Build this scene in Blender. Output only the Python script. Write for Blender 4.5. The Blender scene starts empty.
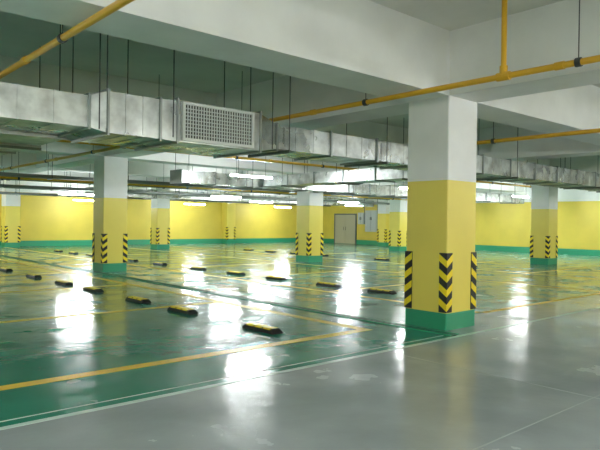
import bpy, math, random
from mathutils import Vector, Matrix
random.seed(4)
D=bpy.data
# ---------------------------------------------------------------- materials
def mat(name,col,rough=0.5,metal=0.0,noise=0.0,nscale=3.0,bump=0.0,bscale=20.0,rvar=0.0,spec=0.5,emit=0.0,coat=0.0,col2=None,bdist=0.01,bdetail=3):
    m=D.materials.new(name); m.use_nodes=True
    nt=m.node_tree; b=nt.nodes['Principled BSDF']
    b.inputs['Base Color'].default_value=(*col,1)
    b.inputs['Roughness'].default_value=rough
    b.inputs['Metallic'].default_value=metal
    b.inputs['Specular IOR Level'].default_value=spec
    b.inputs['Coat Weight'].default_value=coat
    b.inputs['Coat Roughness'].default_value=0.05
    tc=nt.nodes.new('ShaderNodeTexCoord')
    if noise>0 or col2:
        n=nt.nodes.new('ShaderNodeTexNoise'); n.inputs['Scale'].default_value=nscale; n.inputs['Detail'].default_value=5
        nt.links.new(tc.outputs['Object'],n.inputs['Vector'])
        r=nt.nodes.new('ShaderNodeValToRGB')
        c2=col2 if col2 else tuple(c*(1-noise) for c in col)
        r.color_ramp.elements[0].position=0.35; r.color_ramp.elements[1].position=0.65
        r.color_ramp.elements[0].color=(*c2,1); r.color_ramp.elements[1].color=(*col,1)
        nt.links.new(n.outputs['Fac'],r.inputs['Fac']); nt.links.new(r.outputs['Color'],b.inputs['Base Color'])
    if rvar>0:
        n=nt.nodes.new('ShaderNodeTexNoise'); n.inputs['Scale'].default_value=1.3; n.inputs['Detail'].default_value=7
        nt.links.new(tc.outputs['Object'],n.inputs['Vector'])
        mr=nt.nodes.new('ShaderNodeMapRange')
        mr.inputs['From Min'].default_value=0.4; mr.inputs['From Max'].default_value=0.65
        mr.inputs['To Min'].default_value=rough; mr.inputs['To Max'].default_value=rough+rvar
        nt.links.new(n.outputs['Fac'],mr.inputs['Value']); nt.links.new(mr.outputs['Result'],b.inputs['Roughness'])
    if bump>0:
        n=nt.nodes.new('ShaderNodeTexNoise'); n.inputs['Scale'].default_value=bscale; n.inputs['Detail'].default_value=bdetail
        nt.links.new(tc.outputs['Object'],n.inputs['Vector'])
        bp=nt.nodes.new('ShaderNodeBump'); bp.inputs['Strength'].default_value=bump; bp.inputs['Distance'].default_value=bdist
        nt.links.new(n.outputs['Fac'],bp.inputs['Height']); nt.links.new(bp.outputs['Normal'],b.inputs['Normal'])
    if emit>0:
        b.inputs['Emission Color'].default_value=(0.94,0.99,1.0,1); b.inputs['Emission Strength'].default_value=emit
    return m
FL=dict(rough=0.095,rvar=0.18,bump=0.45,bscale=2.8,bdist=0.014,bdetail=5,spec=0.24)
M_grey=mat('epoxy_grey',(0.37,0.405,0.405),noise=0.14,nscale=1.3,**FL)
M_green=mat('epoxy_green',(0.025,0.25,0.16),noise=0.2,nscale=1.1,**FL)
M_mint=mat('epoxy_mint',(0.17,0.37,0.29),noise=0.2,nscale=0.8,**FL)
M_line=mat('line_yellow',(0.88,0.60,0.03),rough=0.35,noise=0.12,nscale=8)
M_white=mat('line_white',(0.6,0.75,0.68),rough=0.25)
M_drain=mat('channel_green',(0.012,0.13,0.075),rough=0.35,noise=.3,nscale=10)
M_seam=mat('seam_grey',(0.44,0.48,0.47),rough=0.25)
M_cy=mat('paint_yellow',(0.90,0.73,0.13),rough=0.42,noise=0.04,nscale=2,bump=.1,bscale=40)
M_wy=mat('wall_yellow',(0.78,0.61,0.09),rough=0.5,noise=0.08,nscale=1)
M_cg=mat('paint_green',(0.03,0.32,0.17),rough=0.35)
M_cw=mat('plaster_white',(0.90,0.90,0.90),rough=0.7,noise=0.05,nscale=2.5,bump=.15,bscale=25)
M_beam=mat('beam_white',(0.84,0.845,0.82),rough=0.8,noise=0.1,nscale=1.2,bump=.2,bscale=15)
M_ceil=mat('ceiling_paint',(0.74,0.74,0.68),rough=0.85,noise=0.12,nscale=0.9,bump=.2,bscale=10)
M_black=mat('rubber_black',(0.010,0.010,0.011),rough=0.5)
M_refl=mat('reflective_yellow',(1.0,0.76,0.02),rough=0.35)
M_galv=mat('galvanised_steel',(0.72,0.75,0.74),rough=0.26,metal=0.9,noise=0.4,nscale=4,bump=.35,bscale=4,rvar=.15)
M_flange=mat('flange_steel',(0.33,0.36,0.35),rough=0.4,metal=0.7)
M_rod=mat('rod_steel',(0.05,0.055,0.055),rough=0.5,metal=0.3)
M_pipe=mat('pipe_yellow',(0.72,0.40,0.025),rough=0.3,noise=.08,nscale=5)
M_dark=mat('recess_shade',(0.02,0.022,0.022),rough=0.8)  # shade inside the grille, put into the colour
M_grill=mat('grille_white',(0.76,0.78,0.76),rough=0.4)
M_tray=mat('tray_grey',(0.16,0.18,0.17),rough=0.5,metal=.4)
M_door=mat('door_beige',(0.50,0.46,0.34),rough=0.5)
M_box=mat('cabinet_grey',(0.5,0.55,0.56),rough=0.4)
M_tube=mat('led_tube',(1,1,1),emit=225)
# ---------------------------------------------------------------- mesh builder
class MB:
    def __init__(s): s.v=[];s.f=[];s.m=[];s.mats=[]
    def mi(s,m):
        if m not in s.mats: s.mats.append(m)
        return s.mats.index(m)
    def add(s,vs,fs,m):
        o=len(s.v); s.v+= [tuple(p) for p in vs]; k=s.mi(m)
        for f in fs: s.f.append([i+o for i in f]); s.m.append(k)
    def box(s,x0,y0,z0,x1,y1,z1,m):
        s.frus((x0,y0,x1,y1),z0,(x0,y0,x1,y1),z1,m)
    def frus(s,a,z0,b,z1,m):
        vs=[(a[0],a[1],z0),(a[2],a[1],z0),(a[2],a[3],z0),(a[0],a[3],z0),(b[0],b[1],z1),(b[2],b[1],z1),(b[2],b[3],z1),(b[0],b[3],z1)]
        s.add(vs,[(0,3,2,1),(4,5,6,7),(0,1,5,4),(1,2,6,5),(2,3,7,6),(3,0,4,7)],m)
    def loft(s,r0,r1,m):
        s.add(list(r0)+list(r1),[(0,3,2,1),(4,5,6,7),(0,1,5,4),(1,2,6,5),(2,3,7,6),(3,0,4,7)],m)
    def cyl(s,p0,p1,r,m,n=12,caps=True):
        p0=Vector(p0);p1=Vector(p1);d=(p1-p0).normalized()
        u=d.orthogonal().normalized();w=d.cross(u)
        vs=[]
        for p in (p0,p1):
            for i in range(n):
                a=2*math.pi*i/n; vs.append(p+(u*math.cos(a)+w*math.sin(a))*r)
        fs=[(i,(i+1)%n,n+(i+1)%n,n+i) for i in range(n)]
        if caps: fs+=[tuple(range(n))[::-1],tuple(range(n,2*n))]
        s.add(vs,fs,m)
    def prism(s,poly,z0,z1,m):
        n=len(poly)
        vs=[(x,y,z0) for x,y in poly]+[(x,y,z1) for x,y in poly]
        s.add(vs,[(i,(i+1)%n,n+(i+1)%n,n+i) for i in range(n)]+[tuple(range(n))[::-1],tuple(range(n,2*n))],m)
    def obj(s,name,origin=(0,0,0)):
        me=D.meshes.new(name); o=Vector(origin)
        me.from_pydata([tuple(Vector(p)-o) for p in s.v],[],s.f)
        for m in s.mats: me.materials.append(m)
        for p,k in zip(me.polygons,s.m): p.material_index=k
        me.update()
        ob=D.objects.new(name,me); ob.location=o
        bpy.context.collection.objects.link(ob); return ob
X0,X1,Y0,Y1=-10.0,31.0,-8.0,34.0
CZ=4.2; BZ=3.3
# ---------------------------------------------------------------- floor
f=MB()
def fr(x0,y0,x1,y1,m): f.add([(x0,y0,0),(x1,y0,0),(x1,y1,0),(x0,y1,0)],[(0,1,2,3)],m)
fr(X0,Y0,X1,4.6,M_grey)
fr(X0,4.6,6.95,Y1,M_green)
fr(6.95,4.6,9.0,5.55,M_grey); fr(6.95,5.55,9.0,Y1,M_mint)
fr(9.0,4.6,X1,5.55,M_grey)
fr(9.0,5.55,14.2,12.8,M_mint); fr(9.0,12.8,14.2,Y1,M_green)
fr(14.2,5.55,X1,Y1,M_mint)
f.add([(X0,Y0,-.2),(X1,Y0,-.2),(X1,Y1,-.2),(X0,Y1,-.2)],[(3,2,1,0)],M_grey)
f.obj('floor')
l=MB()
def ln(b,x0,y0,x1,y1,m,z=0.003): b.box(x0,y0,0.0005,x1,y1,z,m)
ln(l,X0+.2,5.61,6.35,5.76,M_line)
ln(l,6.2,5.76,6.35,33,M_line)
for y in (9.3,13.0,16.8,20.5,24.2,27.9): ln(l,0.5,y-.07,6.2,y+.07,M_line)
ln(l,9.1,5.5,25,5.62,M_line)
ln(l,8.98,5.62,9.12,33,M_line)
for y in (9.3,13.0,16.8,20.5,24.2): ln(l,9.12,y-.07,14.2,y+.07,M_line)
ln(l,14.2,5.62,14.34,33,M_line)
ln(l,17.5,5.62,17.64,33,M_line)
for y in (9.3,13.0,20.5,24.2): ln(l,17.64,y-.07,22,y+.07,M_line)
l.obj('parking_bay_lines')
l=MB(); ln(l,X0+.1,4.56,30.5,4.62,M_white); ln(l,X0+.1,4.74,6.8,4.755,M_white)
l.obj('lane_edge_line')
l=MB(); ln(l,5.4,-7,5.415,4.5,M_seam,.002); ln(l,X0+.1,2.2,30,2.212,M_seam,.0015); ln(l,12,-7,12.02,4.5,M_seam,.002)
l.obj('floor_joint_seams')
l=MB(); l.box(6.86,4.66,0.0005,7.0,33.6,0.006,M_drain)
l.box(6.83,4.66,0.0005,6.86,33.6,0.012,M_cg); l.box(7.0,4.66,0.0005,7.03,33.6,0.012,M_cg)
y=4.7
while y<33.5:
    l.box(6.86,y,0.006,7.0,y+.03,0.011,M_drain); y+=.12
l.obj('floor_drain_channel')
# ---------------------------------------------------------------- walls
def wall(name,x0,y0,x1,y1):
    w=MB(); w.box(x0,y0,.28,x1,y1,2.75,M_wy); w.box(x0,y0,2.75,x1,y1,CZ,M_cw); w.box(x0,y0,0,x1,y1,.28,M_wy); w.obj(name)
wall('wall_back',X0,Y1,X1,Y1+.3); wall('wall_right',X1,Y0-.3,X1+.3,Y1+.3)
wall('wall_front',X0,Y0-.3,X1,Y0); wall('wall_left',X0-.3,Y0-.3,X0,Y1+.3)
b=MB(); b.box(X0,Y1-.02,0,X1,Y1,.3,M_cg); b.obj('baseboard_back')
b=MB(); b.box(X1-.02,Y0,0,X1,Y1-.02,.3,M_cg); b.obj('baseboard_right')
b=MB(); b.box(X0,Y0,0,X0+.02,Y1-.02,.3,M_cg); b.obj('baseboard_left')
b=MB(); b.box(X0+.02,Y0,0,X1-.02,Y0+.02,.3,M_cg); b.obj('baseboard_front')
c=MB(); c.box(X0-.3,Y0-.3,CZ,X1+.3,Y1+.3,CZ+.25,M_ceil); c.obj('ceiling')
bx=[-8.3,-0.4,7.48,15.4,22.5]; by=[-6.3,-0.5,5.29,11.15,16.85,22.65,28.5]; w=.36
b=MB()
for y in by: b.box(X0,y-w,BZ,X1,y+w,CZ,M_beam)
for x in bx:
    ys=[Y0]+[q for y in by for q in (y-w,y+w)]+[Y1]
    for i in range(0,len(ys),2): b.box(x-w,ys[i],BZ,x+w,ys[i+1],CZ,M_beam)
b.obj('ceiling_beams')
# ---------------------------------------------------------------- columns
def guard(b,cx,cy,sx,sy):
    t=.012;a=.12;z0,z1=.25,1.09
    xa,xb=sorted((cx+sx*t,cx-sx*a)); ya,yb=sorted((cy,cy+sy*t)); b.box(xa,ya,z0,xb,yb,z1,M_black)
    xa,xb=sorted((cx,cx+sx*t)); ya,yb=sorted((cy,cy-sy*a)); b.box(xa,ya,z0,xb,yb,z1,M_black)
    e=t+.0015
    for k in range(4):
        z=z0+.015+k*.205
        h=.10; r=.095
        yy=cy+sy*e
        b.add([(cx+sx*e,yy,z),(cx-sx*a,yy,z+r),(cx-sx*a,yy,z+r+h-.0),(cx+sx*e,yy,z+h)],[(0,1,2,3)],M_refl)
        xx=cx+sx*e
        b.add([(xx,cy+sy*e,z),(xx,cy-sy*a,z+r),(xx,cy-sy*a,z+r+h),(xx,cy+sy*e,z+h)],[(0,1,2,3)],M_refl)
def column(cx,cy,top,s=.36):
    b=MB(); ch=.012
    def oct(s): return [(cx-s+ch,cy-s),(cx+s-ch,cy-s),(cx+s,cy-s+ch),(cx+s,cy+s-ch),(cx+s-ch,cy+s),(cx-s+ch,cy+s),(cx-s,cy+s-ch),(cx-s,cy-s+ch)]
    b.prism(oct(s+.004),0,.24,M_cg); b.prism(oct(s),.24,2.12,M_cy); b.prism(oct(s),2.12,top,M_cw)
    for sx in (-1,1):
        for sy in (-1,1): guard(b,cx+sx*s,cy+sy*s,sx,sy)
    b.obj('concrete_column',(cx,cy,0))
for x,y in ((7.48,5.29),(7.48,16.85),(15.4,16.85),(15.4,28.5),(22.5,11.15),(-0.4,-6.3),(-8.3,5.29),(15.4,-6.3)): column(x,y,BZ)
column(9.4,33.3,CZ); column(25.9,21.1,CZ); column(30.3,25.8,CZ)
b=MB(); b.box(23,33.4,0,23.7,33.97,.3,M_cg); b.box(23,33.4,.3,23.7,33.999,CZ,M_cy); guard(b,23,33.4,-1,-1); guard(b,23.7,33.4,1,-1)
b.obj('wall_pilaster')
# ---------------------------------------------------------------- door / cabinet
b=MB()
b.box(30.93,29.0,0,30.998,29.1,2.15,M_tray);b.box(30.93,31.1,0,30.998,31.2,2.15,M_tray);b.box(30.93,29.1,2.05,30.998,31.1,2.15,M_tray)
b.box(30.95,29.1,0.01,30.99,30.09,2.05,M_door);b.box(30.95,30.11,0.01,30.99,31.1,2.05,M_door)
for y in (30.0,30.2): b.cyl((30.9,y,.95),(30.9,y,1.2),.012,M_rod)
b.obj('door_1')
def cabinet(y0,y1,z0,z1):
    b=MB(); ym=(y0+y1)/2
    b.box(30.65,y0,z0,30.998,y1,z1,M_box)
    b.box(30.635,y0+.05,z0+.05,30.65,ym-.01,z1-.05,M_box); b.box(30.635,ym+.01,z0+.05,30.65,y1-.05,z1-.05,M_box)
    b.box(30.62,ym-.07,1.7,30.635,ym-.03,1.9,M_rod); b.box(30.62,ym+.03,1.7,30.635,ym+.07,1.9,M_rod)
    b.box(30.648,ym-.01,z0+.05,30.652,ym+.01,z1-.05,M_rod)
    b.cyl((30.9,y0+.15,z1),(30.9,y0+.15,3.2),.025,M_tray)
    b.obj('electrical_cabinet')
cabinet(26.85,27.9,.9,2.35); cabinet(28.05,28.6,1.4,2.2)
# ---------------------------------------------------------------- wheel stops
def stop(x,y):
    b=MB(); L=.34;W=.09;H=.07
    b.frus((x-W,y-L,x+W,y+L),0.004,(x-W,y-L,x+W,y+L),.022,M_black)
    b.frus((x-W,y-L,x+W,y+L),.022,(x-.06,y-L+.05,x+.06,y+L-.05),H,M_black)
    for k in (-1,0,1):
        yc=y+k*.185
        b.box(x-.05,yc-.082,H,x+.05,yc+.082,H+.004,M_refl)
        for s in (-1,1):
            P=lambda t:(x+s*(W+(.06-W)*t+.003),.022+(H-.022)*t+.002)
            (xa,za),(xb,zb)=P(.60),P(.99)
            b.add([(xa,yc-.08,za),(xa,yc+.08,za),(xb,yc+.08,zb),(xb,yc-.08,zb)],[(0,1,2,3)],M_refl)
    b.obj('rubber_wheel_stop',(x,y,0))
for y in (6.5,8.62,10.2,12.25,13.9,16.0,18.4,20.2,22.1,24,25.8,27.6): stop(5.08,y)
for y in (8.5,10.15,12.1,13.9,15.9,18.3,20.4,22.3,24.1,26,27.8): stop(9.9,y)
for y in (12.0,14,16,19.5,21.3,23.2,25): stop(18.6,y)
# ---------------------------------------------------------------- ducts
def hang(b,pts,z,m=M_rod,r=.008):
    for x,y in pts: b.cyl((x,y,z),(x,y,CZ),r,m,6)
def ductx(b,x0,x1,y0,y1,z0,z1,step=1.2,hg=True):
    b.box(x0,y0,z0,x1,y1,z1,M_galv); e=.03
    n=max(1,round((x1-x0)/step)); 
    for i in range(n+1):
        x=x0+(x1-x0)*i/n
        b.box(x-.014,y0-e,z0-e,x+.014,y1+e,z1+e,M_flange)
        if i<n:
            for q in (.33,.66):
                xx=x+(x1-x0)/n*q; b.box(xx-.005,y0-.008,z0-.008,xx+.005,y1+.008,z1+.008,M_galv)
        if hg and i%2==0 and not any(abs(x+.2-k)<.4 for k in bx):
            b.box(x+.18,y0-.1,z0-.05,x+.22,y1+.1,z0-.005,M_tray)
            hang(b,[(x+.2,y0-.07),(x+.2,y1+.07)],z0-.05)
def ducty(b,x0,x1,y0,y1,z0,z1,step=1.2):
    b.box(x0,y0,z0,x1,y1,z1,M_galv); e=.03; n=max(1,round((y1-y0)/step))
    for i in range(n+1):
        y=y0+(y1-y0)*i/n
        b.box(x0-e,y-.014,z0-e,x1+e,y+.014,z1+e,M_flange)
        if i%2==1:
            b.box(x0-.1,y+.18,z0-.05,x1+.1,y+.22,z0-.005,M_tray); hang(b,[(x0-.07,y+.2),(x1+.07,y+.2)],z0-.05)
def rx(x,y0,y1,z0,z1): return [(x,y0,z0),(x,y1,z0),(x,y1,z1),(x,y0,z1)]
b=MB()
ductx(b,-9.5,2.95,7.3,8.3,2.64,3.03)
b.loft(rx(2.95,7.3,8.3,2.64,3.03),rx(3.15,7.2,8.35,2.58,3.1),M_galv)
ductx(b,3.15,3.87,7.2,8.35,2.58,3.1,step=.72,hg=False)
b.loft(rx(3.87,7.2,8.35,2.58,3.1),rx(4.1,7.15,8.35,2.56,3.12),M_galv)
ductx(b,4.1,5.5,7.15,8.35,2.56,3.12,step=1.4,hg=False)
b.loft(rx(5.5,7.15,8.35,2.56,3.12),rx(5.95,7.3,8.2,2.64,3.02),M_galv)
ductx(b,5.95,26,7.3,8.2,2.64,3.02,step=1.15)
gx0,gx1,gz0,gz1=4.2,5.32,2.62,3.07; gy=7.15
b.box(gx0,gy-.012,gz0,gx1,gy,gz1,M_dark)  # flat dark sheet painted as the shade behind the slats
for a in ((gx0-.04,gz0-.04,gx1+.04,gz0),(gx0-.04,gz1,gx1+.04,gz1+.03),(gx0-.04,gz0,gx0,gz1),(gx1,gz0,gx1+.04,gz1)):
    b.box(a[0],gy-.05,a[1],a[2],gy,a[3],M_grill)
n=26
for i in range(1,n): 
    x=gx0+(gx1-gx0)*i/n; b.box(x-.007,gy-.035,gz0,x+.007,gy-.02,gz1,M_grill)
for i in range(1,9):
    z=gz0+(gz1-gz0)*i/9; b.box(gx0,gy-.02,z-.006,gx1,gy-.012,z+.006,M_grill)
hang(b,[(3.0,7.1),(3.0,8.45),(4.0,7.08),(4.0,8.45),(5.7,7.1),(5.7,8.4)],2.6)
ducty(b,2.2,3.1,8.35,14.6,2.62,2.98)
b.obj('ventilation_duct')
b=MB(); ductx(b,9.2,29.5,15.75,16.4,2.64,3.0); b.obj('ventilation_duct')
b=MB(); ductx(b,11,30,26.6,27.5,2.6,2.95,1.5); b.obj('ventilation_duct')
b=MB(); ducty(b,12.2,13.0,8.35,15.6,2.66,2.98); b.obj('ventilation_duct')
b=MB(); ducty(b,19.2,20.2,1.5,7.2,2.66,3.0); b.obj('ventilation_duct')
# ---------------------------------------------------------------- pipes
def pipe(name,p0,p1,r,m,drops=(),hstep=3.0):
    b=MB(); b.cyl(p0,p1,r,m,14)
    p0=Vector(p0);p1=Vector(p1);d=p1-p0;L=d.length;u=d.normalized()
    s=.8
    while s<L:
        p=p0+u*s
        b.cyl(p-u*.03,p+u*.03,r*1.35,M_rod,12)
        b.cyl(p,(p.x,p.y,CZ),.006,M_rod,6)
        s+=hstep
    s=2.2
    while s<L:
        p=p0+u*s; b.cyl(p-u*.05,p+u*.05,r*1.25,m,12); s+=3.9
    for t in drops:
        p=p0+u*t; b.cyl(p,(p.x,p.y,CZ),r*.9,m,12); b.cyl(p-u*.08,p+u*.08,r*1.4,m,12); b.cyl((p.x,p.y,p.z),(p.x,p.y,p.z+.12),r*1.3,m,12)
    b.obj(name)
pipe('sprinkler_pipe',(2.08,-7,3.22),(2.08,14,3.22),.034,M_pipe)
pipe('sprinkler_pipe',(6.35,-7,3.215),(6.35,9.3,3.215),.036,M_pipe,drops=(10.66,))
pipe('sprinkler_pipe',(9.75,-7,3.0),(9.75,7.0,3.0),.035,M_pipe)
pipe('sprinkler_pipe',(5.4,9.3,3.0),(5.4,26,3.0),.035,M_pipe)
pipe('sprinkler_pipe',(-4,19.8,2.75),(29,19.8,2.75),.045,M_pipe)
pipe('sprinkler_pipe',(-4,12.4,3.1),(26,12.4,3.1),.035,M_pipe)
pipe('sprinkler_pipe',(-4,30.5,2.7),(29,30.5,2.7),.05,M_pipe)
pipe('water_pipe',(-4,21.6,2.85),(29,21.6,2.85),.07,M_tray)
pipe('water_pipe',(-4,25.6,2.75),(29,25.6,2.75),.06,M_tray)
def tray(x0,x1,y,z):
    b=MB(); b.box(x0,y,z,x1,y+.3,z+.01,M_tray); b.box(x0,y,z+.01,x1,y+.01,z+.1,M_tray); b.box(x0,y+.29,z+.01,x1,y+.3,z+.1,M_tray)
    for i in range(4): b.cyl((x0+.1,y+.06+i*.055,z+.035),(x1-.1,y+.06+i*.055,z+.035),.02,M_black,6)
    x=x0+.7
    while x<x1:
        b.box(x-.02,y-.05,z-.03,x+.02,y+.35,z,M_flange); hang(b,[(x,y-.03),(x,y+.33)],z-.03); x+=2.4
    b.obj('cable_tray')
tray(-4,29,18.3,2.7); tray(-4,29,23.3,2.62); tray(13.3,29,9.6,2.85); tray(-4,29,29.6,2.6)
# ---------------------------------------------------------------- lamps: seen tubes plus added fill tubes
def lamp(x,y,z=2.75,L=.72):
    b=MB(); b.box(x-L-.03,y-.02,z+.03,x+L+.03,y+.02,z+.06,M_grill)
    b.cyl((x-L,y,z),(x+L,y,z),.02,M_tube,10)
    for s in (-1,1):
        b.box(x+s*(L+.015)-.015,y-.025,z-.025,x+s*(L+.015)+.015,y+.025,z+.035,M_grill)
        b.cyl((x+s*L*.7,y,z+.06),(x+s*L*.7,y,CZ),.005,M_rod,6)
    b.obj('hanging_tube_or_fill_light',(x,y,z))
for x,y in ((10.1,13.5),(17.3,13.5),(25.0,13.5),(1.5,24),(-2.5,14.5),(29,8.5),  # near row is seen; the others here are unseen, added for fill
    (-3.5,6.2),(-3.5,2),(-5,-3),(3,-2.2),(8.5,-3.0),(13.5,-2.2),(19,-2.2),(26,-1.5),(-6,24),(3,-5),(9.5,-5),(-6,10.5),(23,-4.5),(-1.5,18.5),  # unseen tubes beside and behind the camera, added to brighten ceiling and columns
    (-6.5,-1.5),(-1.5,-4),(-6,4.2),(18.5,-4.5),(28,3)): lamp(x,y)  # more unseen fill tubes, added for brightness
for x,y in ((9.4,24.4),(18.9,24.4),(25.8,24.4),(14.2,20.7),(21.5,20.7),(28.3,18.9),(12.8,31.8),(19.5,31.8),(26.5,31.8),(1,31.8),(6.5,31.8),(28.3,13.9)): lamp(x,y,2.5)  # far tubes, with extra ones added to spread the light
# ---------------------------------------------------------------- world & camera
wd=D.worlds.new('world'); bpy.context.scene.world=wd; wd.use_nodes=True
wd.node_tree.nodes['Background'].inputs[0].default_value=(.6,.7,.7,1); wd.node_tree.nodes['Background'].inputs[1].default_value=.3
cam=D.cameras.new('camera'); co=D.objects.new('camera',cam); bpy.context.collection.objects.link(co)
cam.sensor_width=36; cam.lens=36; cam.clip_start=.05
th=math.radians(48.5)
fw=Vector((math.cos(th),math.sin(th),-.005)).normalized()
rt=Vector((math.sin(th),-math.cos(th),0)); up=rt.cross(fw)
r=math.radians(.76)
rt2=rt*math.cos(r)+up*math.sin(r); up2=rt2.cross(fw)
co.matrix_world=Matrix(((rt2.x,up2.x,-fw.x,0),(rt2.y,up2.y,-fw.y,0),(rt2.z,up2.z,-fw.z,1.5),(0,0,0,1)))
bpy.context.scene.camera=co
bpy.context.scene.view_settings.view_transform='Standard'
bpy.context.scene.view_settings.exposure=0.6
